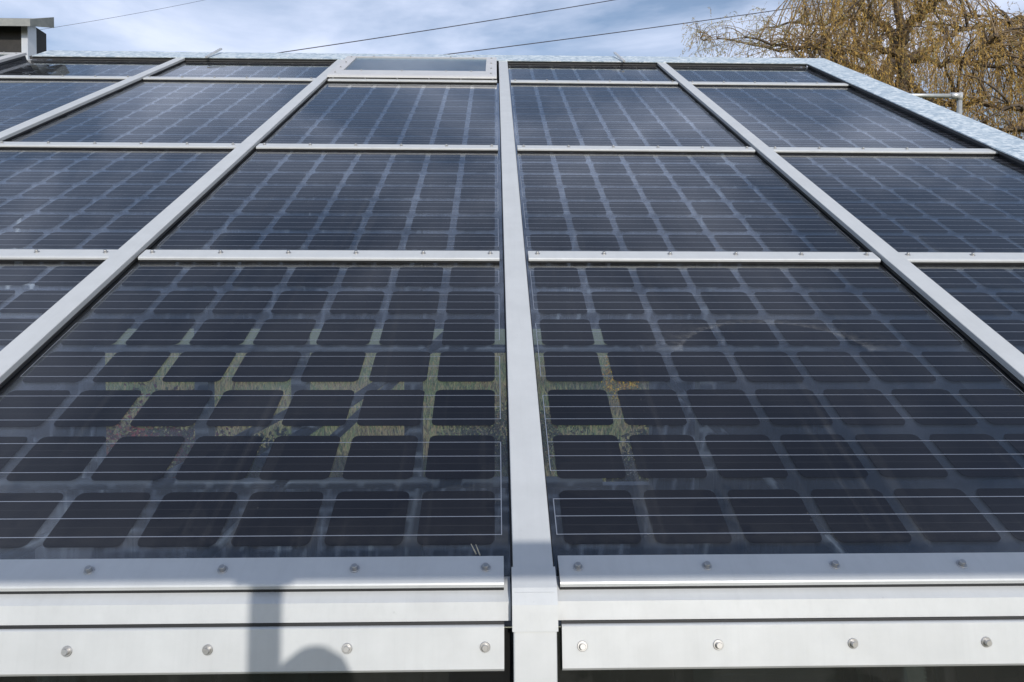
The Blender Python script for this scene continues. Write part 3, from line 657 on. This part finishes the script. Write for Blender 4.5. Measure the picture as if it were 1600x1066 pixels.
q = at(972, 590, 30); bush((q.x, 30, 0), .75, 2.7, 2600, yl, 'yellow leaved shrub seen through the lowest right panel')
q = at(235, 640, 12); bush((q.x, 12, 0), 1.2, q.z + .25, 3000, rd, 'reddish shrub seen through the lowest left panel')
dk = [leafmat('dark leaf', (.035, .05, .022)), leafmat('dull leaf', (.07, .075, .03)), leafmat('brown shrub leaf', (.10, .07, .035))]
for px_, Y_, w2, hz, lab in ((1010, 10.5, .55, 2.0, 'dark green shrub behind the lowest right panel beside the opening'), (430, 13, .8, 1.6, 'dull green shrub behind the middle of the lowest left panel'), (800, 17, 1.6, 1.7, 'broad dull shrub behind the central bar seen through both lowest panels')):
    q = at(px_, 600, Y_); bush((q.x, Y_, 0), w2, hz, 3000, dk, lab)
# tussocky grass: blades over the strip of meadow that shows through the panels
n = 110000; gy = 8 + 80 * RNG.random(n) ** 2.0; gx = RNG.uniform(-.62, .42, n) * (gy + .5); C = np.stack([gx, gy, np.zeros(n)], 1)
D = RNG.normal(size=(n, 3)) * .35; D[:, 2] = 1
gm = [leafmat('grass green', (.14, .18, .07)), leafmat('grass yellow', (.26, .25, .11)), leafmat('grass dry', (.30, .24, .12)), leafmat('grass brown', (.16, .12, .06))]
gr = leaf_cloud('grass', C, D, RNG.uniform(.15, .5, n) * (1 + gy / 60), RNG.uniform(.01, .02, n) * (1 + gy / 25), gm, np.clip((1.6 + 1.3 * np.sin(gx * 1.1 + 2 * np.sin(gy * .35)) * np.cos(gy * .5 + gx * .3) + RNG.normal(size=n) * .8), 0, 3.9).astype(int)); tag(gr, 'long dry grass of the meadow seen under the roof', 'grass', None, 'stuff')

# ------------------------------------------------------------------ scaffold rail behind the camera (throws the band of shade on the eave)
def shadow_src(u, v, n, s): return rp(u, v, n) + TO_SUN * s
a = shadow_src(0, .955, .022, 2.0)
t = thing('guard_rail', 'scaffold guard rail on square post behind the photographer', 'guard rail', Matrix.Translation((0, a.y, 0))); O = Matrix.Translation((0, -a.y, 0))
k = MB(); k.box((-4.5, a.y - .028, a.z - .028), (4.5, a.y + .028, a.z + .028)); link('rail', k.mesh('rail', M['frame']), O, t)
q = shadow_src(-.462, .90, .022, 2.0); k = MB(); k.box((q.x - .024, a.y - .03, 0), (q.x + .024, a.y + .03, a.z - .0285)); link('post', k.mesh('post', M['frame']), O, t)
k = MB(); k.box((q.x - .052, a.y - .032, a.z - .036), (q.x + .052, a.y + .032, a.z - .0290)); link('bracket', k.mesh('bracket', M['frame']), O, t)

person = thing('person', 'photographer behind the camera at the eave, showing only as a shadow', 'person', Matrix.Translation((-.045, -.775, Z0 - .594)))
vs = {'pel': (0, -.02, .86, .135, .11), 'wai': (0, -.01, 1.02, .125, .10), 'che': (0, 0, 1.22, .15, .11), 'nec': (0, .01, 1.40, .055, .055), 'hea': (0, .03, 1.52, .072, .086), 'top': (0, .035, 1.625, .052, .062),
      'ls': (-.18, .0, 1.34, .06, .06), 'le': (-.34, .10, 1.18, .043, .043), 'lw': (-.10, .19, 1.36, .030, .030), 'lh': (-.055, .215, 1.385, .036, .022),
      'rs': (.18, .0, 1.34, .06, .06), 're': (.34, .10, 1.16, .043, .043), 'rw': (.13, .19, 1.35, .030, .030), 'rh': (.095, .215, 1.38, .036, .022),
      'lt': (-.09, -.02, .80, .09, .09), 'lk': (-.10, .02, .44, .06, .06), 'la': (-.10, 0, .07, .04, .04), 'lf': (-.11, .14, .03, .03, .03),
      'rt': (.09, -.02, .80, .09, .09), 'rk': (.10, .02, .44, .06, .06), 'ra': (.10, 0, .07, .04, .04), 'rf': (.11, .14, .03, .03, .03)}
ed = [('pel', 'wai'), ('wai', 'che'), ('che', 'nec'), ('nec', 'hea'), ('hea', 'top'), ('che', 'ls'), ('ls', 'le'), ('le', 'lw'), ('lw', 'lh'), ('che', 'rs'), ('rs', 're'), ('re', 'rw'), ('rw', 'rh'),
      ('pel', 'lt'), ('lt', 'lk'), ('lk', 'la'), ('la', 'lf'), ('pel', 'rt'), ('rt', 'rk'), ('rk', 'ra'), ('ra', 'rf')]
for sd_, hx in (('l', -.055), ('r', .095)):
    sg = -1 if sd_ == 'l' else 1
    for i in range(5):
        b0 = (hx + sg * .012 + sg * (-.036 + .018 * i), .225, 1.415 - abs(i - 2) * .006) if i else (hx - sg * .03, .22, 1.375)
        vs['%sa%d' % (sd_, i)] = (*b0, .0095, .0095); vs['%sb%d' % (sd_, i)] = (b0[0] - sg * .012, b0[1] + .012, b0[2] + .030, .008, .008)
        ed += [(sd_ + 'h', '%sa%d' % (sd_, i)), ('%sa%d' % (sd_, i), '%sb%d' % (sd_, i))]
keys = list(vs); me = bpy.data.meshes.new('body'); me.from_pydata([vs[q][:3] for q in keys], [(keys.index(a_), keys.index(c_)) for a_, c_ in ed], []); me.update()
me.materials.append(mat('dark jacket', (.03, .035, .05), .8)[0])
body = link('body', me, IDENT, person); body.modifiers.new('skin', 'SKIN'); sk = me.skin_vertices[0].data if me.skin_vertices else None
if sk is None:
    me.attributes  # the skin layer appears with the modifier
else:
    for i, q in enumerate(keys): sk[i].radius = vs[q][3:]; sk[i].use_root = (q == 'pel')
body.modifiers.new('smooth', 'SUBSURF').levels = 1
print('skin', sk is not None)
k = MB(); k.lathe([(.070, 1.53), (.077, 1.57), (.074, 1.61), (.057, 1.650), (.03, 1.673), (.004, 1.678)], 20)
hr = link('hair', k.mesh('hair', mat('brown hair', (.05, .03, .02), .7)[0]), T3(0, .02, 0), person)
print('DONE')
